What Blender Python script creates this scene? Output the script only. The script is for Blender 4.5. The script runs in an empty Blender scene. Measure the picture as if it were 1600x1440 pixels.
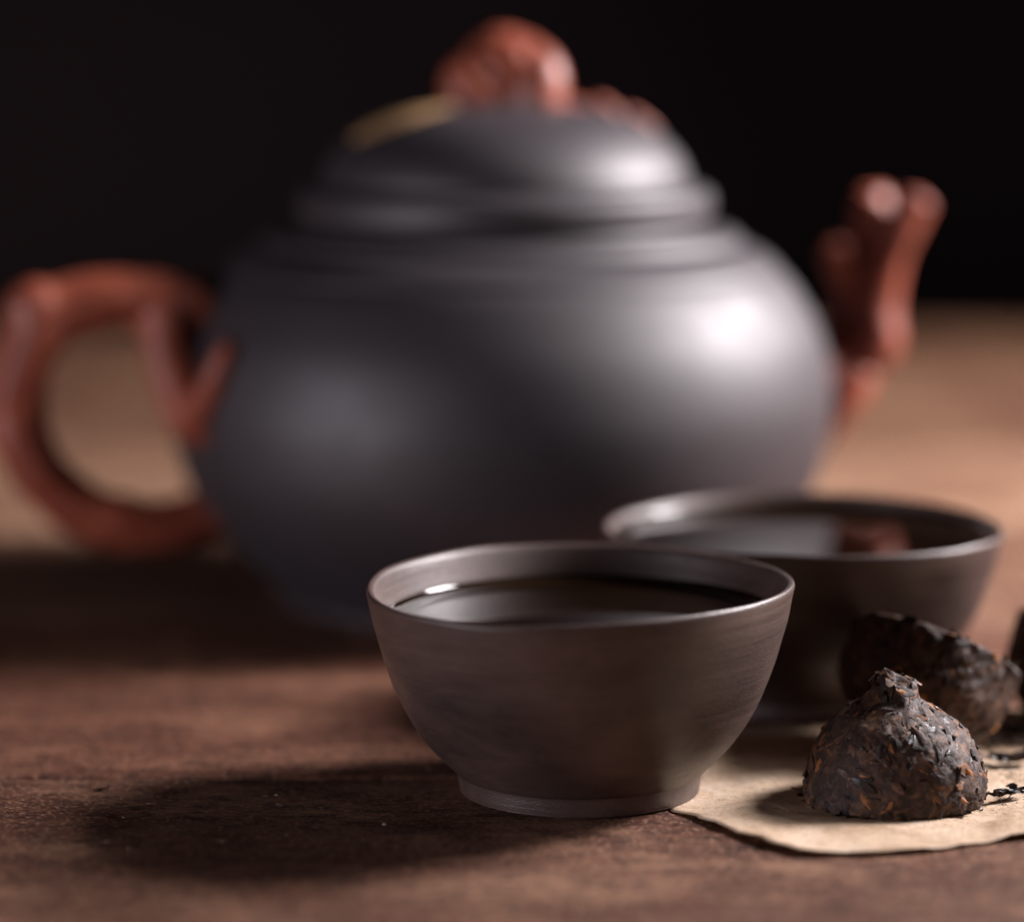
import bpy, bmesh, math, random
from mathutils import Vector, Matrix, noise
R = math.radians
rng = random.Random(7)

# ------------------------------------------------------------------ camera, world, lamps, exposure
scene = bpy.context.scene
COL = scene.collection
cam_d = bpy.data.cameras.new('camera')
cam = bpy.data.objects.new('camera', cam_d); COL.objects.link(cam)
cam.location = (0, -0.54, 0.1327)
cam.rotation_euler = (R(90 - 8.315), 0, 0)
cam_d.sensor_fit = 'HORIZONTAL'; cam_d.sensor_width = 36; cam_d.lens = 117.0
cam_d.clip_start = 0.01; cam_d.clip_end = 50
cam_d.dof.use_dof = True; cam_d.dof.focus_distance = 0.534; cam_d.dof.aperture_fstop = 5.5
scene.camera = cam

world = bpy.data.worlds.new('World'); scene.world = world; world.use_nodes = True
bg = world.node_tree.nodes['Background']
bg.inputs[0].default_value = (1.0, 0.9, 0.92, 1); bg.inputs[1].default_value = 0.008

def area_lamp(name, loc, target, size, watts, color, size_y=None):
    d = bpy.data.lights.new(name, 'AREA'); d.energy = watts; d.color = color; d.size = size
    if size_y: d.shape = 'RECTANGLE'; d.size_y = size_y
    o = bpy.data.objects.new(name, d); COL.objects.link(o); o.location = loc
    o.rotation_euler = (Vector(target) - Vector(loc)).to_track_quat('-Z', 'Y').to_euler()
    return o
area_lamp('key_lamp', (0.52, 0.23, 0.37), (0, 0.10, 0.03), 0.18, 13.4, (1.0, 0.93, 0.95), 0.18)
area_lamp('side_lamp', (0.62, 0.00, 0.34), (0, 0.14, 0.05), 0.30, 0.7, (0.98, 0.92, 1.0), 0.16)
area_lamp('fill_lamp', (-0.66, -0.36, 0.085), (0, 0.10, 0.05), 0.32, 2.9, (0.98, 0.91, 1.0), 0.12)

scene.view_settings.view_transform = 'Standard'; scene.view_settings.look = 'None'
scene.view_settings.gamma = 1; scene.view_settings.exposure = 0; scene.view_settings.use_curve_mapping = False
scene.render.engine = 'CYCLES'
scene.cycles.use_denoising = True
scene.cycles.max_bounces = 8
scene.cycles.caustics_reflective = False; scene.cycles.caustics_refractive = False

# ------------------------------------------------------------------ helpers
def mesh_obj(name, verts, faces, mat=None, parent=None, smooth=True, loc=None):
    me = bpy.data.meshes.new(name); me.from_pydata([tuple(v) for v in verts], [], faces); me.update()
    if smooth: me.polygons.foreach_set('use_smooth', [True] * len(me.polygons))
    if mat: me.materials.append(mat)
    o = bpy.data.objects.new(name, me); COL.objects.link(o)
    if parent: o.parent = parent
    if loc: o.location = loc
    return o
def thing(name, label, cat, loc=(0, 0, 0), rz=0, group=None):
    o = bpy.data.objects.new(name, None); COL.objects.link(o); o.empty_display_size = 0.01
    o.location = loc; o.rotation_euler = (0, 0, rz)
    return tag(o, label, cat, group)
def tag(o, label, cat, group=None):
    o['label'] = label; o['category'] = cat
    if group: o['group'] = group
    return o
def catmull(pts, n):
    """Smooth curve through points (tuples of any length)."""
    P = [Vector(p) if len(p) <= 4 else p for p in pts]
    P = [2 * P[0] - P[1]] + P + [2 * P[-1] - P[-2]]
    out = []
    for i in range(1, len(P) - 2):
        for k in range(n):
            t = k / n
            a, b, c, d = P[i - 1], P[i], P[i + 1], P[i + 2]
            out.append(0.5 * ((2 * b) + (c - a) * t + (2 * a - 5 * b + 4 * c - d) * t * t + (3 * b - a - 3 * c + d) * t ** 3))
    out.append(P[-2]); return out
def lathe(profile, seg=128, warp=None):
    """Closed-at-axis surface of revolution from (r, z) points."""
    V, F = [], []
    rows = []
    for r, z in profile:
        if r < 1e-6:
            rows.append([len(V)]); V.append(Vector((0, 0, z)))
        else:
            rows.append(list(range(len(V), len(V) + seg)))
            for k in range(seg):
                a = 2 * math.pi * k / seg; V.append(Vector((r * math.cos(a), r * math.sin(a), z)))
    for A, B in zip(rows, rows[1:]):
        for k in range(seg):
            k2 = (k + 1) % seg
            if len(A) == 1 and len(B) == 1: continue
            if len(A) == 1: F.append((A[0], B[k2], B[k]))
            elif len(B) == 1: F.append((A[k], A[k2], B[0]))
            else: F.append((A[k], A[k2], B[k2], B[k]))
    if warp: V = [warp(v) for v in V]
    return V, F
def smooth_profile(pts, n=5):
    return [(max(0.0, v[0]), v[1]) for v in catmull([(a, b) for a, b in pts], n)]
def sweep(pts, seg=20, n=8, bark=0.0, seed=0, V=None, F=None):
    """Tube through (x, y, z, radius) points, ends closed; bark = knobbly relief."""
    V = [] if V is None else V; F = [] if F is None else F
    C = catmull([Vector(p) for p in pts], n)
    C3 = [Vector(c[:3]) for c in C]; rad = [c[3] for c in C]
    up = Vector((0.05, 1, 0.1)); prev = None
    base = len(V)
    for i, c in enumerate(C3):
        t = (C3[min(i + 1, len(C3) - 1)] - C3[max(i - 1, 0)]).normalized()
        u = up - t * up.dot(t)
        u.normalize(); w = t.cross(u); up = u
        for k in range(seg):
            a = 2 * math.pi * k / seg
            d = u * math.cos(a) + w * math.sin(a)
            r = rad[i]
            p = c + d * r
            if bark:
                g = noise.noise(Vector((math.cos(a) * 2.2 + seed, math.sin(a) * 2.2, i * 0.11))) + 0.6 * noise.noise(p * 160)
                p = p + d * bark * g
            V.append(p)
    m = len(C3)
    for i in range(m - 1):
        for k in range(seg):
            k2 = (k + 1) % seg
            F.append((base + i * seg + k, base + i * seg + k2, base + (i + 1) * seg + k2, base + (i + 1) * seg + k))
    for i, c, s in ((0, C3[0] - (C3[1] - C3[0]).normalized() * rad[0] * 0.35, 1), (m - 1, C3[-1] + (C3[-1] - C3[-2]).normalized() * rad[-1] * 0.35, -1)):
        V.append(c); j = len(V) - 1
        for k in range(seg):
            k2 = (k + 1) % seg
            f = (j, base + i * seg + k2, base + i * seg + k)
            F.append(f if s == 1 else f[::-1])
    return V, F
def ball(center, r, V, F, squash=(1, 1, 1), seg=16):
    b = len(V); pr = [(r * math.sin(math.pi * i / 10), -r * math.cos(math.pi * i / 10)) for i in range(11)]
    pr[0] = (0, -r); pr[-1] = (0, r)
    v, f = lathe(pr, seg)
    for p in v: V.append(Vector((p.x * squash[0], p.y * squash[1], p.z * squash[2])) + Vector(center))
    for q in f: F.append(tuple(b + i for i in q))
def remesh(o, voxel, it=3):
    m = o.modifiers.new('fuse', 'REMESH'); m.mode = 'VOXEL'; m.voxel_size = voxel; m.use_smooth_shade = True
    s = o.modifiers.new('soften', 'SMOOTH'); s.factor = 0.5; s.iterations = it
    return o

# ------------------------------------------------------------------ materials
class NT:
    def __init__(s, name):
        s.m = bpy.data.materials.new(name); s.m.use_nodes = True; s.t = s.m.node_tree
        s.b = s.t.nodes['Principled BSDF']; s.out = s.t.nodes['Material Output']
    def n(s, kind, **kw):
        x = s.t.nodes.new(kind)
        for k, v in kw.items(): setattr(x, k, v)
        return x
    def l(s, a, b): s.t.links.new(a, b)
    def coord(s, scale=(1, 1, 1), kind='Object', add=None):
        c = s.n('ShaderNodeTexCoord'); m = s.n('ShaderNodeMapping'); m.inputs['Scale'].default_value = scale
        src = c.outputs[kind]
        if add is not None:
            v = s.n('ShaderNodeVectorMath', operation='ADD'); s.l(src, v.inputs[0]); s.l(add, v.inputs[1]); src = v.outputs[0]
        s.l(src, m.inputs[0]); return m.outputs[0]
    def noise(s, vec, scale, detail=6, rough=0.6, dist=0.0):
        x = s.n('ShaderNodeTexNoise'); x.inputs['Scale'].default_value = scale; x.inputs['Detail'].default_value = detail
        x.inputs['Roughness'].default_value = rough; x.inputs['Distortion'].default_value = dist
        s.l(vec, x.inputs['Vector']); return x.outputs['Fac']
    def ramp(s, fac, stops, interp='LINEAR'):
        r = s.n('ShaderNodeValToRGB'); e = r.color_ramp; e.interpolation = interp
        while len(e.elements) < len(stops): e.elements.new(0.5)
        for el, (p, c) in zip(e.elements, stops):
            el.position = p; el.color = (*c, 1) if len(c) == 3 else c
        s.l(fac, r.inputs[0]); return r.outputs['Color']
    def mix(s, fac, a, b, blend='MIX'):
        x = s.n('ShaderNodeMix', data_type='RGBA', blend_type=blend)
        for i, v in ((0, fac), (6, a), (7, b)):
            if hasattr(v, 'links'): s.l(v, x.inputs[i])
            else: x.inputs[i].default_value = v if i == 0 else ((*v, 1) if len(v) == 3 else v)
        return x.outputs[2]
    def math(s, op, a, b=None):
        x = s.n('ShaderNodeMath', operation=op)
        for i, v in enumerate((a, b)):
            if v is None: continue
            if hasattr(v, 'links'): s.l(v, x.inputs[i])
            else: x.inputs[i].default_value = v
        return x.outputs[0]
    def bump(s, h, dist, strength=1.0, prev=None):
        x = s.n('ShaderNodeBump'); x.inputs['Distance'].default_value = dist; x.inputs['Strength'].default_value = strength
        s.l(h, x.inputs['Height'])
        if prev is not None: s.l(prev, x.inputs['Normal'])
        return x.outputs[0]
    def set(s, **kw):
        for k, v in kw.items():
            i = s.b.inputs[k.replace('_', ' ')]
            if hasattr(v, 'links'): s.l(v, i)
            else: i.default_value = v if not isinstance(v, tuple) or len(v) != 3 else (*v, 1)
        return s.m
g3 = lambda v: (v, v, v)

def mat_wood():
    s = NT('worn_wood')
    oi = s.n('ShaderNodeObjectInfo')
    off = s.n('ShaderNodeCombineXYZ'); s.l(s.math('MULTIPLY', oi.outputs['Random'], 7.0), off.inputs[0]); s.l(s.math('MULTIPLY', oi.outputs['Random'], 3.0), off.inputs[1])
    geo = s.n('ShaderNodeNewGeometry')
    def vec(sc):
        a = s.n('ShaderNodeVectorMath', operation='ADD'); s.l(geo.outputs['Position'], a.inputs[0]); s.l(off.outputs[0], a.inputs[1])
        m = s.n('ShaderNodeMapping'); m.inputs['Scale'].default_value = sc; s.l(a.outputs[0], m.inputs[0]); return m.outputs[0]
    grain = s.noise(vec((9, 60, 60)), 5, 8, 0.70, 0.9)
    fine = s.noise(vec((90, 420, 420)), 4, 6, 0.72, 0.3)
    patch = s.noise(vec((14, 26, 26)), 1.7, 7, 0.64, 0.5)
    blot = s.noise(vec((70, 150, 150)), 2.4, 7, 0.70, 0.6)
    fleck = s.noise(vec((420, 700, 700)), 2.2, 5, 0.7)
    col = s.ramp(grain, [(0.30, (0.042, 0.016, 0.010)), (0.5, (0.120, 0.052, 0.033)), (0.70, (0.23, 0.112, 0.068))])
    col = s.mix(s.ramp(patch, [(0.47, g3(0)), (0.62, g3(0.85))]), col, (0.34, 0.205, 0.135))
    col = s.mix(s.ramp(blot, [(0.36, g3(0.9)), (0.52, g3(0))]), col, (0.034, 0.015, 0.010))
    col = s.mix(s.ramp(fine, [(0.38, g3(0.9)), (0.50, g3(0))]), col, (0.016, 0.008, 0.006))
    col = s.mix(s.ramp(fleck, [(0.55, g3(0)), (0.62, g3(0.95))]), col, (0.46, 0.29, 0.20))
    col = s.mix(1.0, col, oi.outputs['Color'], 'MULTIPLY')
    rough = s.ramp(s.noise(vec((60, 120, 120)), 3.0, 7, 0.72), [(0.3, g3(0.42)), (0.7, g3(0.75))])
    b = s.bump(fine, 0.0010, 0.7); b = s.bump(fleck, 0.0006, 0.7, b); b = s.bump(blot, 0.0016, 0.5, b)
    return s.set(Base_Color=col, Roughness=rough, Normal=b, Specular_IOR_Level=0.16)

def mat_clay(name, dark, light, rough, mott=26, fine=0.00008, streak=False, spec=0.5):
    s = NT(name); c = s.coord((1, 1, 2.2) if streak else (1, 1, 1))
    n1 = s.noise(c, mott, 6, 0.62, 0.5); n2 = s.noise(c, 1500 if streak else 900, 3, 0.65); n3 = s.noise(c, mott * 3.3, 5, 0.65)
    fac = s.mix(0.35, n1, n3)
    col = s.ramp(fac, [(0.34, dark), (0.66, light)])
    col = s.mix(s.ramp(n2, [(0.62, g3(0)), (0.74, g3(0.4))]), col, tuple(min(1, v * 2.2) for v in light))
    ro = s.ramp(fac, [(0.3, g3(rough + 0.07)), (0.7, g3(rough - 0.06))])
    b = s.bump(n2, fine, 0.6)
    if streak:
        c2 = s.coord((9, 9, 420)); n4 = s.noise(c2, 1.0, 4, 0.6, 0.3); b = s.bump(n4, 0.0006, 0.35, b)
        col = s.mix(s.ramp(n4, [(0.30, g3(0.45)), (0.42, g3(0))]), col, tuple(v * 0.55 for v in dark))
    return s.set(Base_Color=col, Roughness=ro, Normal=b, Specular_IOR_Level=spec)

def mat_tea():
    s = NT('black_tea'); c = s.coord()
    b = s.bump(s.noise(c, 30, 1, 0.4), 0.00002, 0.2)
    return s.set(Base_Color=(0.006, 0.0028, 0.0016), Roughness=0.03, IOR=1.333, Specular_IOR_Level=0.30, Normal=b)
def mat_tea_edge():
    s = NT('thin_tea_edge')
    return s.set(Base_Color=(0.012, 0.006, 0.003), Roughness=0.04, IOR=1.333)
def mat_paper():
    s = NT('parchment'); c = s.coord()
    n1 = s.noise(c, 80, 8, 0.68, 0.6); n2 = s.noise(c, 700, 4, 0.7); n3 = s.noise(c, 2300, 3, 0.6)
    col = s.ramp(n1, [(0.32, (0.40, 0.27, 0.165)), (0.52, (0.66, 0.49, 0.34)), (0.72, (0.80, 0.66, 0.51))])
    col = s.mix(s.ramp(n2, [(0.32, g3(0.5)), (0.46, g3(0))]), col, (0.38, 0.25, 0.15))
    b = s.bump(n2, 0.0006, 0.6); b = s.bump(n3, 0.0002, 0.5, b)
    m = s.set(Base_Color=col, Roughness=0.6, Normal=b)
    tr = s.n('ShaderNodeBsdfTranslucent'); tr.inputs[0].default_value = (0.75, 0.52, 0.32, 1)
    mx = s.n('ShaderNodeMixShader'); mx.inputs[0].default_value = 0.22
    s.l(s.b.outputs[0], mx.inputs[1]); s.l(tr.outputs[0], mx.inputs[2]); s.l(mx.outputs[0], s.out.inputs[0])
    return m
def mat_cake():
    s = NT('pressed_tea'); c = s.coord()
    n1 = s.noise(c, 260, 6, 0.65, 1.2); n2 = s.noise(c, 900, 5, 0.65)
    col = s.ramp(n1, [(0.3, (0.010, 0.006, 0.005)), (0.48, (0.040, 0.021, 0.015)), (0.60, (0.090, 0.046, 0.027)), (0.72, (0.21, 0.095, 0.038))])
    return s.set(Base_Color=col, Roughness=s.ramp(n2, [(0.3, g3(0.45)), (0.7, g3(0.8))]), Normal=s.bump(n2, 0.0006, 0.6), Specular_IOR_Level=0.3)
def mat_leaf():
    s = NT('tea_leaf'); a = s.n('ShaderNodeVertexColor', layer_name='tint'); c = s.coord()
    n2 = s.noise(c, 1200, 4, 0.65)
    col = s.mix(s.ramp(n2, [(0.35, g3(0.6)), (0.6, g3(0))]), a.outputs[0], (0.012, 0.007, 0.005))
    return s.set(Base_Color=col, Roughness=s.ramp(s.noise(c, 420, 3, 0.5), [(0.38, g3(0.30)), (0.55, g3(0.7))]), Normal=s.bump(n2, 0.0004, 0.5), Specular_IOR_Level=0.32)
def mat_wall():
    s = NT('dark_backdrop'); c = s.coord()
    col = s.ramp(s.noise(c, 2.0, 4), [(0.3, (0.066, 0.045, 0.048)), (0.7, (0.085, 0.058, 0.062))])
    return s.set(Base_Color=col, Roughness=0.9, Specular_IOR_Level=0.1)

WOOD = mat_wood(); PAPER = mat_paper(); TEA = mat_tea(); TEA_EDGE = mat_tea_edge(); CAKE = mat_cake(); LEAF = mat_leaf(); WALL = mat_wall()
POT = mat_clay('grey_purple_clay', (0.018, 0.013, 0.016), (0.036, 0.028, 0.034), 0.56, 22, 0.00014, False, 0.85)
RED = mat_clay('red_clay', (0.19, 0.040, 0.022), (0.42, 0.108, 0.058), 0.43, 60, 0.00022, False, 0.6)
TAN = mat_clay('tan_clay', (0.33, 0.19, 0.09), (0.46, 0.28, 0.13), 0.5, 60, 0.0001)
CUP = mat_clay('brown_clay', (0.030, 0.018, 0.015), (0.108, 0.067, 0.055), 0.43, 30, 0.00015, True, 0.6)

# ------------------------------------------------------------------ setting: table of planks, dark backdrop
def plank_mesh(x0, x1, y0, y1, th, nx=90, ny=10, seed=0):
    """Board with worn, slightly rolled and wavering long edges."""
    V, F = [], []
    def edge(x, s): return 0.0006 * noise.noise(Vector((x * 22, s * 9.1, seed))) + 0.0003 * noise.noise(Vector((x * 130, s * 4.3, seed)))
    prof = [(0, -th), (0, -0.0014), (0.0004, -0.0005), (0.0012, -0.0001)]
    for i in range(nx + 1):
        x = x0 + (x1 - x0) * i / nx
        a, b = y0 + 0.0003 + abs(edge(x, 1)), y1 - 0.0003 - abs(edge(x, 2))
        row = [(a + d, z) for d, z in prof]
        row += [(a + 0.003 + (b - a - 0.006) * k / ny, 0.00025 * noise.noise(Vector((x * 16, (a + k * 0.02) * 30, seed)))) for k in range(ny + 1)]
        row += [(b - d, z) for d, z in reversed(prof)]
        for y, z in row: V.append(Vector((x, y, z)))
    m = len(prof) * 2 + ny + 1
    for i in range(nx):
        for k in range(m - 1):
            F.append((i * m + k, (i + 1) * m + k, (i + 1) * m + k + 1, i * m + k + 1))
        F.append((i * m + m - 1, (i + 1) * m + m - 1, (i + 1) * m, i * m))
    F.append(tuple(range(m - 1, -1, -1))); F.append(tuple(nx * m + k for k in range(m)))
    return V, F
table = bpy.data.objects.new('table', None); COL.objects.link(table); table['kind'] = 'structure'
table['label'] = 'dark worn wooden plank table top under the tea set'
seams = [-0.29, -0.145, 0.0025, 0.128, 0.250, 0.388, 0.545, 0.703]
tones = [(1.12, 1.02, 0.96), (1.04, 0.91, 0.85), (1.0, 0.78, 0.71), (1.3, 1.2, 1.15), (2.0, 2.05, 1.95), (1.3, 1.22, 1.12), (1.4, 1.3, 1.15)]  # boards differ in tone; light falloff is painted in too, dimming the front ones
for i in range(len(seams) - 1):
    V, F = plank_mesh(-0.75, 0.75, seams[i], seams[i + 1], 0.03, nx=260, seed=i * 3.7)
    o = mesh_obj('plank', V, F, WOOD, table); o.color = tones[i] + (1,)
V, F = [], []
for z in (-0.8, 3.0):
    for x in (-5, 5): V.append((x, 2.4, z))
o = mesh_obj('backdrop', V + [(x, 2.45, z) for x, _, z in V], [(0, 1, 3, 2), (4, 6, 7, 5), (0, 4, 5, 1), (2, 3, 7, 6), (0, 2, 6, 4), (1, 5, 7, 3)], WALL, smooth=False)
o['kind'] = 'structure'; o['label'] = 'plain near-black backdrop behind the table'

# ------------------------------------------------------------------ teapot
pot = thing('teapot', 'dark grey clay teapot with red branch-shaped handle, spout and knob', 'teapot', (-0.0022, 0.17, 0))
body_prof = smooth_profile([(0.0, 0.002), (0.040, 0.002), (0.043, 0.0), (0.0475, 0.0), (0.0485, 0.0025), (0.0530, 0.0070), (0.0584, 0.0125), (0.0642, 0.020), (0.0687, 0.029), (0.0708, 0.040),
    (0.0703, 0.049), (0.0678, 0.058), (0.0630, 0.0664), (0.0602, 0.0698), (0.0592, 0.0706), (0.0586, 0.0718), (0.0555, 0.0742), (0.0522, 0.0758), (0.0512, 0.0762), (0.0506, 0.0776), (0.0486, 0.0789), (0.0462, 0.0792), (0.0438, 0.0795), (0.0432, 0.0808), (0.0420, 0.0808), (0.0415, 0.079), (0.046, 0.072), (0.060, 0.062), (0.066, 0.045), (0.058, 0.016), (0.03, 0.006), (0, 0.006)], 4)
V, F = lathe(body_prof, 160); mesh_obj('pot_body', V, F, POT, pot)
lid_prof = smooth_profile([(0.950 * r_, z_) for r_, z_ in [(0, 0.0805), (0.040, 0.0805), (0.0450, 0.0811), (0.0461, 0.0822), (0.0464, 0.0845), (0.0459, 0.0868), (0.0440, 0.0879), (0.0422, 0.0882), (0.0412, 0.0890), (0.0407, 0.0912), (0.0385, 0.0952), (0.0335, 0.0997), (0.0260, 0.1032), (0.0160, 0.1052), (0.0070, 0.1060), (0, 0.1061)]], 5)
V, F = lathe(lid_prof, 160); lid = mesh_obj('lid', V, F, POT, pot, True, (0.0008, 0, 0))
# knob: a stubby sawn branch with a lobe on the shaded side
V, F = [], []
sweep([(-0.001, 0.001, 0.1030, 0.0092), (-0.0005, 0.0005, 0.1075, 0.0100), (-0.001, 0, 0.1120, 0.0100), (-0.003, 0, 0.1165, 0.0086), (-0.0040, 0, 0.1198, 0.0050)], 24, 6, 0.0009, 3, V, F)
sweep([(-0.002, -0.004, 0.1030, 0.0062), (-0.0080, -0.005, 0.1070, 0.0066), (-0.0100, -0.005, 0.1105, 0.0056), (-0.0095, -0.003, 0.1140, 0.0035)], 20, 6, 0.0008, 9, V, F)
sweep([(0.0050, -0.005, 0.1020, 0.0062), (0.0062, -0.005, 0.1070, 0.0064), (0.0060, -0.004, 0.1115, 0.0062), (0.0030, -0.001, 0.1160, 0.0048)], 20, 6, 0.0006, 5, V, F)
remesh(mesh_obj('knob', [Vector((v.x * 0.93 + 0.0012, v.y, v.z)) for v in V], F, RED, lid), 0.0007, 3)
V, F = [], []
sweep([(0.006, 0.006, 0.1050, 0.0018), (0.014, 0.010, 0.1045, 0.0017), (0.021, 0.010, 0.1030, 0.0016), (0.028, 0.008, 0.1008, 0.0014), (0.032, 0.003, 0.0995, 0.0010)], 12, 6, 0.0004, 2, V, F)
for cx, cy, cz in ((0.0215, 0.004, 0.1045), (0.0282, 0.004, 0.1020)):
    for k in range(5):
        a = 2 * math.pi * k / 5; ball((cx + 0.0019 * math.cos(a), cy + 0.0019 * math.sin(a), cz - 0.0012 * math.cos(a)), 0.0016, V, F, (1, 1, 0.75), 10)
    ball((cx, cy, cz + 0.0006), 0.0012, V, F, (1, 1, 1), 10)
remesh(mesh_obj('blossom_twig', V, F, RED, lid), 0.0005, 1)
# leaf-shaped strip of paler clay laid on the left of the lid
def lid_z(r):
    for (r1, z1), (r2, z2) in zip(lid_prof, lid_prof[1:]):
        if z1 > 0.088 and r2 <= r <= r1: return z2 + (z1 - z2) * (r - r2) / max(1e-9, r1 - r2)
    return 0.106
V, F = [], []
p0, p1 = Vector((-0.0318, -0.0110)), Vector((-0.0085, -0.0085))
for i in range(31):
    u = i / 30; c = p0.lerp(p1, u) + Vector((0, -0.0035 * math.sin(math.pi * u))); w = 0.0120 * math.sin(math.pi * (0.03 + 0.94 * u)) ** 0.75 * (1.15 - 0.5 * u)
    for j in range(9):
        q = j / 8 * 2 - 1; x, y = c.x, c.y + q * w * 0.5; r = min(0.0400, math.hypot(x, y))
        V.append(Vector((x, y, lid_z(r) + 0.0010 * (1 - q ** 4) - 0.0002 + 0.0003 * (1 - min(1, abs(q) * 4)))))
for i in range(30):
    for j in range(8): F.append((i * 9 + j, (i + 1) * 9 + j, (i + 1) * 9 + j + 1, i * 9 + j + 1))
mesh_obj('leaf_relief', V, F, TAN, lid)
# handle: looping branch
k = 0.30
V, F = [], []
H = [(-0.052, 0.0235, 0.0052), (-0.0600, 0.0222, 0.0050), (-0.0730, 0.0196, 0.0049), (-0.0850, 0.0215, 0.0050), (-0.0950, 0.0290, 0.0051), (-0.1003, 0.0390, 0.0052), (-0.1005, 0.0511, 0.0053), (-0.0955, 0.0626, 0.0057), (-0.0870, 0.0666, 0.0055), (-0.0755, 0.0672, 0.0054), (-0.0680, 0.0648, 0.0052), (-0.0645, 0.0612, 0.0042)]
sweep([(x, x * k - (0.012 if i == 0 else 0), z, r * 1.13) for i, (x, z, r) in enumerate(H)], 20, 8, 0.0011, 1, V, F)
ball((-0.0972, -0.0290, 0.0655), 0.0064, V, F)
V = [Vector((v.x + 0.0016 + 0.0022 * max(0, min(1, (0.092 + v.x) / 0.012)), v.y, v.z - 0.0010)) for v in V]
sweep([(-0.0700, -0.0235, 0.0650, 0.0056), (-0.0690, -0.0262, 0.0575, 0.0054), (-0.0665, -0.0300, 0.0490, 0.0050), (-0.0640, -0.0335, 0.0425, 0.0044), (-0.0590, -0.0340, 0.0395, 0.0040)], 18, 8, 0.0006, 4, V, F)
sweep([(-0.0632, -0.0345, 0.0415, 0.0040), (-0.0598, -0.0385, 0.0475, 0.0037), (-0.0566, -0.0415, 0.0540, 0.0031), (-0.0545, -0.0420, 0.0590, 0.0018)], 16, 8, 0.0004, 6, V, F)
remesh(mesh_obj('handle', V, F, RED, pot), 0.0009, 3)
# spout: gnarled hollow branch
V, F = [], []
def bend_spout(V): return [Vector((v.x - 0.0005 * max(0, min(1, (v.z - 0.05) / 0.035)), v.y, v.z - 0.0056 * max(0, min(1, (v.z - 0.045) / 0.04)))) for v in V]
S = [(0.0600, 0.0140, 0.0390, 0.0090), (0.0690, 0.0170, 0.0450, 0.0078), (0.0765, 0.0220, 0.0540, 0.0056), (0.0790, 0.0240, 0.0660, 0.0048), (0.0805, 0.0235, 0.0770, 0.0044), (0.0820, 0.0220, 0.0880, 0.0042),
     (0.0823, 0.0220, 0.0889, 0.0037), (0.0818, 0.0220, 0.0875, 0.0029), (0.0795, 0.0220, 0.0775, 0.0026), (0.0774, 0.0215, 0.0680, 0.0024)]
sweep(S, 24, 7, 0.0004, 8, V, F)
sweep([(0.0790, 0.0160, 0.0535, 0.0046), (0.0830, 0.0140, 0.0505, 0.0042), (0.0848, 0.0132, 0.0490, 0.0026)], 14, 6, 0.0005, 2, V, F)
sweep([(0.0765, 0.0200, 0.0670, 0.0036), (0.0742, 0.0180, 0.0750, 0.0034), (0.0728, 0.0170, 0.0790, 0.0031)], 14, 6, 0.0003, 3, V, F)
sweep([(0.0800, 0.0150, 0.0470, 0.0034), (0.0832, 0.0150, 0.0540, 0.0044), (0.0830, 0.0165, 0.0640, 0.0042), (0.0845, 0.0170, 0.0740, 0.0043), (0.0875, 0.0165, 0.0825, 0.0043), (0.0915, 0.0165, 0.0900, 0.0037)], 14, 7, 0.0005, 7, V, F)
sweep([(0.0690, 0.0120, 0.0350, 0.0046), (0.0745, 0.0120, 0.0410, 0.0046), (0.0790, 0.0130, 0.0470, 0.0038)], 14, 6, 0.0005, 7, V, F)
remesh(mesh_obj('spout', bend_spout(V), F, RED, pot), 0.0007, 2)

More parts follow.
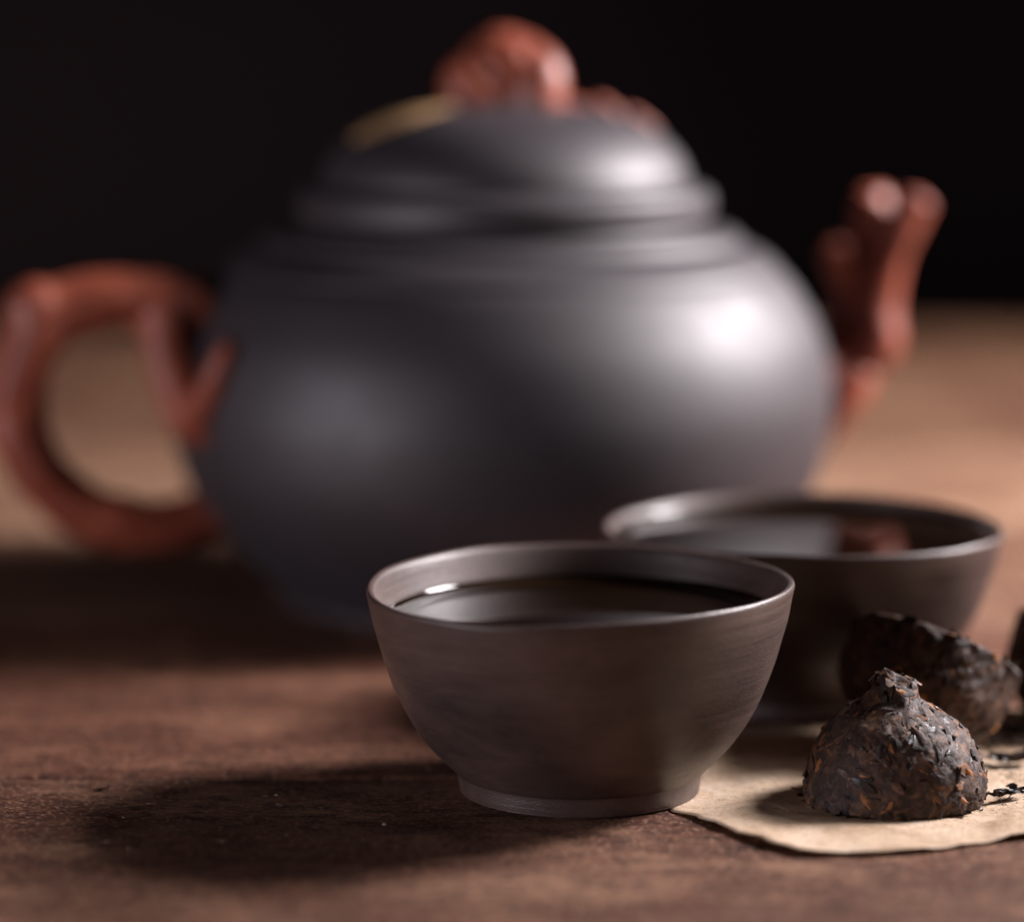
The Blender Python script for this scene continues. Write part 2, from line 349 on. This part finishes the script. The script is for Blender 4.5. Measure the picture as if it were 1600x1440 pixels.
# ------------------------------------------------------------------ tea cups
def make_cup(label, loc, rz, elong, axis, level, scale=1.0, seed=0.0, tall=1.0):
    root = thing('tea_cup', label, 'cup', loc, rz, 'brown clay tea cups'); root.scale = (scale, scale, scale * tall)
    ca, sa = math.cos(axis), math.sin(axis)
    def warp(v):
        t = max(0, min(1, v.z / 0.034)) ** 1.2
        u, w = v.x * ca + v.y * sa, -v.x * sa + v.y * ca
        u *= 1 + elong * t; w *= 1 - 0.25 * elong * t
        x, y = u * ca - w * sa, u * sa + w * ca
        a = math.atan2(y, x); r = math.hypot(x, y)
        g = 1 + 0.006 * t * math.cos(3 * a + seed) + 0.004 * noise.noise(Vector((math.cos(a) * 1.3, math.sin(a) * 1.3, v.z * 300 + seed)))
        z = v.z + t * 0.0004 * math.cos(a * 2 + 1.1 + seed) + t * 0.00025 * noise.noise(Vector((math.cos(a) * 3, math.sin(a) * 3, seed)))
        return Vector((x * g, y * g, z))
    outer = [(0.0194, 0.0026), (0.0200, 0.0031), (0.0211, 0.0042), (0.0256, 0.0090), (0.0290, 0.0145), (0.0312, 0.0195), (0.0328, 0.0246), (0.0341, 0.0294), (0.0349, 0.0332), (0.0350, 0.0340), (0.0347, 0.0345), (0.0341, 0.0344), (0.0336, 0.0338),
             (0.0330, 0.0318), (0.0318, 0.0275), (0.0298, 0.0205), (0.0270, 0.0140), (0.0220, 0.0080), (0.0120, 0.0050), (0, 0.0045)]
    prof = [(0, 0.0030)] + smooth_profile(outer, 5)
    V, F = lathe(prof, 144, warp); mesh_obj('bowl', V, F, CUP, root)
    foot = smooth_profile([(0.0150, 0.0034), (0.0155, 0.0004), (0.0162, 0.0), (0.0192, 0.0), (0.0196, 0.0003), (0.0198, 0.0012), (0.0200, 0.0026), (0.0203, 0.0036)], 4)
    V, F = lathe(foot, 120, lambda v: Vector((v.x * (1 + 0.004 * noise.noise(v * 60)), v.y * (1 + 0.004 * noise.noise(v * 60)), v.z))); mesh_obj('foot_ring', V, F, CUP, root)
    def inner_r(z):
        for (r1, z1), (r2, z2) in zip(outer[12:], outer[13:]):
            if z2 <= z <= z1: return r2 + (r1 - r2) * (z - z2) / (z1 - z2)
    ri = inner_r(level)
    def flat(v):
        p = warp(Vector((v.x, v.y, level))); return Vector((p.x, p.y, v.z))
    tp = [(0, level)] + [(ri * q, level) for q in (0.2, 0.4, 0.6, 0.8)] + [(ri - 0.0026, level)]
    V, F = lathe(tp, 144, flat); tea = mesh_obj('tea', V, [f[::-1] for f in F], TEA, root)
    mr = 0.0026; ring = []
    for i in range(11):
        a = R(78) * i / 10; ring.append((ri - 0.0026 + mr * math.sin(a) * 1.10, level + mr * (1 - math.cos(a)) * 0.55))
    V, F = lathe(ring, 144, flat); mesh_obj('tea_edge', V, [f[::-1] for f in F], TEA_EDGE, tea)
    return root
make_cup('brown clay cup of dark tea in front, sharply in focus', (0.0111, -0.0066, 0.0004), 0, 0.09, R(247), 0.0283, 1.0, 0.4)
make_cup('blurred brown clay cup of dark tea behind the tea cakes, by the spout', (0.0537, 0.0645, 0.0001), 0, 0.015, R(20), 0.0318, 1.035, 2.2, 0.91)

# ------------------------------------------------------------------ paper
def make_paper():
    B = [(0.0255, -0.0205), (0.0325, -0.0320), (0.0420, -0.0455), (0.0520, -0.0480), (0.0640, -0.0455), (0.0820, -0.0370), (0.1050, -0.0320), (0.1350, -0.0200), (0.1450, 0.0100), (0.1380, 0.0500),
         (0.1120, 0.0620), (0.0870, 0.0520), (0.0760, 0.0435), (0.0600, 0.0410), (0.0480, 0.0400), (0.0380, 0.0350), (0.0290, 0.0150), (0.0240, -0.0050)]
    C = catmull(B + [B[0]], 22)[:-1]
    c0 = Vector((0.082, 0.0)); n = len(C); m = 46
    V, F = [], []
    for i, b in enumerate(C):
        b = Vector(b); d = (b - c0).normalized()
        j = 0.0007 * noise.noise(Vector((b.x * 260, b.y * 260, 3))) + 0.0004 * noise.noise(Vector((b.x * 900, b.y * 900, 3)))
        b = b + d * j
        front = max(0.0, min(1.0, (-b.y - 0.024) / 0.016)) * max(0, min(1, (b.x - 0.030) / 0.014)); front = front * front * (3 - 2 * front)
        for k in range(m + 1):
            t = k / m; p = c0.lerp(b, t); e = (b - p).length
            w = max(0.0, 1 - e / 0.016)
            z = 0.0004 + front * (0.0005 + 0.0006 * noise.noise(Vector((b.x * 90, b.y * 50, 0)))) * w ** 1.7
            cl = min(1, max(0, (math.hypot(p.x - 0.0111, p.y + 0.0066) - 0.0205) / 0.01)) * min(1, max(0, (math.hypot(p.x - 0.0616, p.y + 0.0131) - 0.0150) / 0.008))
            z += cl * (0.0004 + 0.0008 * noise.noise(Vector((p.x * 75, p.y * 75, 1.5))) + 0.00030 * noise.noise(Vector((p.x * 210, p.y * 210, 4))))
            V.append(Vector((p.x, p.y, max(0.0004, z))))
    for i in range(n):
        i2 = (i + 1) % n
        for k in range(m):
            if k == 0: F.append((i * (m + 1), i * (m + 1) + 1, i2 * (m + 1) + 1))
            else: F.append((i * (m + 1) + k, i * (m + 1) + k + 1, i2 * (m + 1) + k + 1, i2 * (m + 1) + k))
    o = mesh_obj('wrapping_paper', V, F, PAPER)
    s = o.modifiers.new('thickness', 'SOLIDIFY'); s.thickness = 0.00016; s.offset = -1
    return tag(o, 'tan parchment sheet with curled torn front edge under the tea cakes', 'paper')
make_paper()

# ------------------------------------------------------------------ pressed tea cakes
TINTS = [((0.017, 0.009, 0.007), 28), ((0.040, 0.020, 0.013), 32), ((0.085, 0.042, 0.024), 22), ((0.17, 0.070, 0.027), 11), ((0.34, 0.13, 0.040), 7)]
def tint():
    t = rng.random() * 100
    for c, w in TINTS:
        t -= w
        if t <= 0: break
    j = rng.uniform(0.75, 1.25); return tuple(v * j for v in c) + (1,)
def flake(p, nrm, length, width, V, F, T, bend, lift=0.0002, th=0.00014):
    """One curled leaf strip pressed on a surface at p."""
    t = nrm.cross(Vector((rng.uniform(-1, 1), rng.uniform(-1, 1), rng.uniform(-1, 1)))).normalized(); s = nrm.cross(t)
    b = len(V); n = 5; c = tint(); curl = rng.uniform(-0.5, 0.5)
    for i in range(n):
        u = i / (n - 1) - 0.5; wd = width * (1 - (2 * u) ** 2 * 0.75) * 0.5
        q = p + t * (u * length) + s * (curl * length * u * u) - nrm * (bend * length * length * u * u) + nrm * lift
        V += [q - s * wd - nrm * th, q + nrm * th * 0.9, q + s * wd - nrm * th]; T += [c] * 3
    for i in range(n - 1):
        for kx in range(2): F.append((b + i * 3 + kx, b + i * 3 + kx + 1, b + i * 3 + 4 + kx, b + i * 3 + 3 + kx))
def set_tint(o, T):
    a = o.data.color_attributes.new('tint', 'FLOAT_COLOR', 'POINT')
    a.data.foreach_set('color', [x for c in T for x in c])
def make_cake(label, loc, rot, seed, radius=0.0147, hollow=True, flakes=900, height=1.0):
    root = thing('tea_cake', label, 'tea cake', loc, 0, 'small pressed dome-shaped tea cakes'); root.rotation_euler = rot
    k = radius / 0.0147
    pr = [(0.0128, 0.0), (0.0143, 0.0003), (0.0147, 0.0014), (0.0145, 0.0034), (0.0137, 0.0066), (0.0124, 0.0096), (0.0105, 0.0124), (0.0080, 0.0145), (0.0055, 0.0160), (0.0042, 0.0172), (0.0038, 0.0186), (0.0033, 0.0195), (0.0018, 0.0199), (0, 0.0198)]
    if hollow: pr = [(0.0126, 0.0), (0.0145, 0.0002), (0.0149, 0.0018), (0.0150, 0.0060), (0.0146, 0.0095), (0.0128, 0.0130), (0.0095, 0.0156), (0.0050, 0.0168), (0, 0.0172)]
    inn = [(0, 0.0075), (0.005, 0.0070), (0.0085, 0.0045), (0.0108, 0.0012)] if hollow else [(0, 0.0002)]
    P = smooth_profile(inn + pr, 9)
    V, F = lathe(P, 190)
    sv = Vector((seed * 3.1, seed * 1.7, seed))
    out = []
    for v in V:
        v = Vector((v.x, v.y, v.z * height))
        n_ = Vector((v.x, v.y, max(0.002, v.z - 0.004))); n_.normalize()
        top = max(0, min(1, (v.z - 0.0160) / 0.003 if not hollow else 0))
        edge = max(0, 1 - abs(v.z - 0.0006) / 0.0020) * (1 if hollow and math.hypot(v.x, v.y) > 0.0105 else 0)
        d = 0.0008 * noise.noise(v * 120 + sv) + 0.0005 * (0.4 - abs(noise.noise(v * 300 + sv))) + 0.00022 * noise.noise(v * 900 + sv) + top * 0.0012 * noise.noise(v * 330 + sv * 2) + edge * 0.0007 * noise.noise(v * 420 + sv * 2)
        out.append(v * k + n_ * d)
    mesh_obj('cake_body', out, F, CAKE, root)
    V2, F2, T = [], [], []
    lo = [(i) for i, v in enumerate(out)]
    # surface points by area: walk the outer profile
    me = root.children[0].data
    polys = [p for p in me.polygons]
    cum, tot = [], 0.0
    for p in polys: tot += p.area; cum.append(tot)
    import bisect
    for _ in range(flakes):
        p = polys[bisect.bisect(cum, rng.random() * tot) % len(polys)]
        if hollow and p.center.z < 0.0078 * k and math.hypot(p.center.x, p.center.y) < 0.0105 * k and p.normal.z < 0 and rng.random() < 0.5: continue
        L = rng.uniform(0.0016, 0.0062) * rng.uniform(0.6, 1.1)
        flake(p.center, p.normal.copy(), L, rng.uniform(0.0007, 0.0024), V2, F2, T, rng.uniform(32, 46), rng.uniform(-0.00020, 0.00002))
    o = mesh_obj('pressed_leaves', V2, F2, LEAF, root); o['kind'] = 'stuff'; set_tint(o, T)
    return root
make_cake('dark domed tea cake with stubby nub, upright in front on the paper', (0.0618, -0.0131, 0.0002), (0, 0, 0.4), 1.0, 0.0147, False, 1000)
def facing(v): return Vector((0, 0, 1)).rotation_difference(Vector(v)).to_euler()
make_cake('dark tea cake tipped on its side behind the upright one', (0.0734, 0.0240, 0.0182), facing((-0.36, -0.33, -0.87)), 2.0, 0.0146, True, 620, 1.0)
make_cake('tea cake at the far right, cut off by the picture edge', (0.1058, 0.0450, 0.0148), facing((-0.30, -0.45, -0.75)), 3.0, 0.0150, True, 900, 1.0)

# ------------------------------------------------------------------ loose leaf crumbs
def make_crumb(x, y, size, label, rz, z=0.0012, group='loose tea leaf crumbs on the paper'):
    V, F, T = [], [], []
    for m in range(4 if size > 0.004 else 2):
        n = 10; c = tint(); c = tuple(v * 0.55 for v in c[:3]) + (1,); ph = rng.uniform(0, 6); sz = size * rng.uniform(0.5, 1.0); ori = rng.uniform(-0.7, 0.7)
        ox, oy, oz = rng.uniform(-0.2, 0.2) * size, rng.uniform(-0.14, 0.14) * size, rng.uniform(0, 0.10) * size; b = len(V); tw = rng.uniform(0.5, 2.2)
        for i in range(n):
            u = i / (n - 1); w = sz * 0.32 * (math.sin(math.pi * (0.08 + 0.84 * u)) ** 0.6) * rng.uniform(0.5, 1.25); h = sz * 0.055
            cx = (u - 0.5) * sz; cy = sz * 0.10 * math.sin(u * 4 + ph); cz = sz * 0.07 * math.sin(u * 4.5 + ph * 1.7); an = tw * u + ph
            cx, cy = cx * math.cos(ori) - cy * math.sin(ori), cx * math.sin(ori) + cy * math.cos(ori)
            for dy, dz in ((-w / 2, 0), (0, h), (w / 2, 0), (0, -h)):
                dy2, dz2 = dy * math.cos(an * 0.6) - dz, dy * math.sin(an * 0.6) * 0.5 + dz
                V.append(Vector((cx + ox + rng.uniform(-1, 1) * sz * 0.025 - dy2 * math.sin(ori), cy + oy + dy2 * math.cos(ori), cz + oz + dz2))); T.append(c)
        for i in range(n - 1):
            for a in range(4): F.append((b + i * 4 + a, b + i * 4 + (a + 1) % 4, b + (i + 1) * 4 + (a + 1) % 4, b + (i + 1) * 4 + a))
        F.append((b + 3, b + 2, b + 1, b)); F.append(tuple(b + (n - 1) * 4 + a for a in range(4)))
    mz = min(v.z for v in V)
    V = [Vector((v.x, v.y, v.z - mz)) for v in V]
    o = mesh_obj('tea_leaf_crumb', V, F, LEAF, None, False, (x, y, z)); o.rotation_euler = (0, 0, rz); set_tint(o, T)
    return tag(o, label, 'tea leaf', group)
make_crumb(0.0838, 0.0080, 0.0105, 'largest curled black tea leaf lying on the paper right of the upright cake', 0.5)
make_crumb(0.0798, -0.0150, 0.0075, 'jagged dark leaf crumb in front, near the curled paper edge', 0.7)
make_crumb(0.0738, -0.0195, 0.0045, 'small dark leaf crumb touching the base of the upright cake', -0.3)
make_crumb(0.0870, 0.0300, 0.0065, 'thin bent leaf sliver lying beside the tipped cake', 2.6)
small = 'tiny dark leaf crumb on the paper beside the tipped cake'
for x, y, s_, a in ((0.0800, 0.0190, 0.0035, 0.3), (0.0830, 0.0215, 0.0038, 1.2), (0.0855, 0.0240, 0.0030, 2.1), (0.0880, 0.0215, 0.0042, 2.9), (0.0800, 0.0040, 0.0026, 0.2), (0.0822, 0.0020, 0.0022, 1.0), (0.0845, 0.0030, 0.0026, 1.7), (0.0788, 0.0060, 0.0022, 2.2)):
    make_crumb(x, y, s_, small if y > 0.012 else 'tiny dark leaf crumb close by the right flank of the upright cake', a)
make_crumb(-0.0393, 0.0314, 0.0022, 'lone black crumb on the bare table left of the cup', 0.3, 0.0001, 'loose crumbs on the bare table')
make_crumb(-0.0673, -0.0066, 0.0028, 'flat black flake in place of a small knot hole near the left table edge', 0.0, 0.0, 'loose crumbs on the bare table')  # added flake stands in for the dark of a small knot hole

# ------------------------------------------------------------------ dust and fibres on the table, leaf dust on the paper
def grains(name, label, spots, smin, smax, cols):
    V, F, T = [], [], []
    for x, y, z in spots:
        c = rng.choice(cols); j = rng.uniform(0.7, 1.2); c = tuple(v * j for v in c) + (1,)
        a = rng.uniform(0, 6.28); L = rng.uniform(smin, smax) * (2.6 if rng.random() < 0.12 else 1); w = rng.uniform(0.45, 1.0) * rng.uniform(smin, smax) * 0.5; h = w * rng.uniform(0.4, 0.9)
        b = len(V); ca, sa = math.cos(a), math.sin(a)
        for px, py, pz in ((-L / 2, 0, 0), (0, -w / 2, 0), (L / 2, 0, h * 0.2), (0, w / 2, 0), (L * 0.1, 0, h)):
            V.append(Vector((x + px * ca - py * sa, y + px * sa + py * ca, z + pz))); T.append(c)
        F += [(b, b + 1, b + 4), (b + 1, b + 2, b + 4), (b + 2, b + 3, b + 4), (b + 3, b, b + 4), (b, b + 3, b + 2, b + 1)]
    o = mesh_obj(name, V, F, LEAF, None, False); o['kind'] = 'stuff'; o['label'] = label; o['category'] = 'dust'; set_tint(o, T)
grains('table_dust', 'pale dust and wood fibres strewn over the table', [(rng.uniform(-0.12, 0.12), rng.uniform(-0.09, 0.11), 0.00018) for _ in range(1500)], 0.00018, 0.00070, [(0.50, 0.34, 0.24), (0.34, 0.20, 0.13), (0.66, 0.52, 0.40), (0.02, 0.012, 0.01)])
spots = []
for _ in range(420):
    a = rng.uniform(0, 6.28); r = 0.0145 + abs(rng.gauss(0, 0.006)); spots.append((0.0640 + r * math.cos(a) + 0.004, -0.0090 + r * math.sin(a) + 0.003, 0.0013))
for _ in range(300): spots.append((rng.gauss(0.088, 0.008), rng.gauss(0.012, 0.014), 0.0014))
spots = [p for p in spots if p[0] > 0.060]
grains('leaf_dust', 'fine dark tea dust on the paper around the cakes', spots, 0.00015, 0.0008, [(0.012, 0.008, 0.006), (0.03, 0.017, 0.011), (0.07, 0.035, 0.02)])
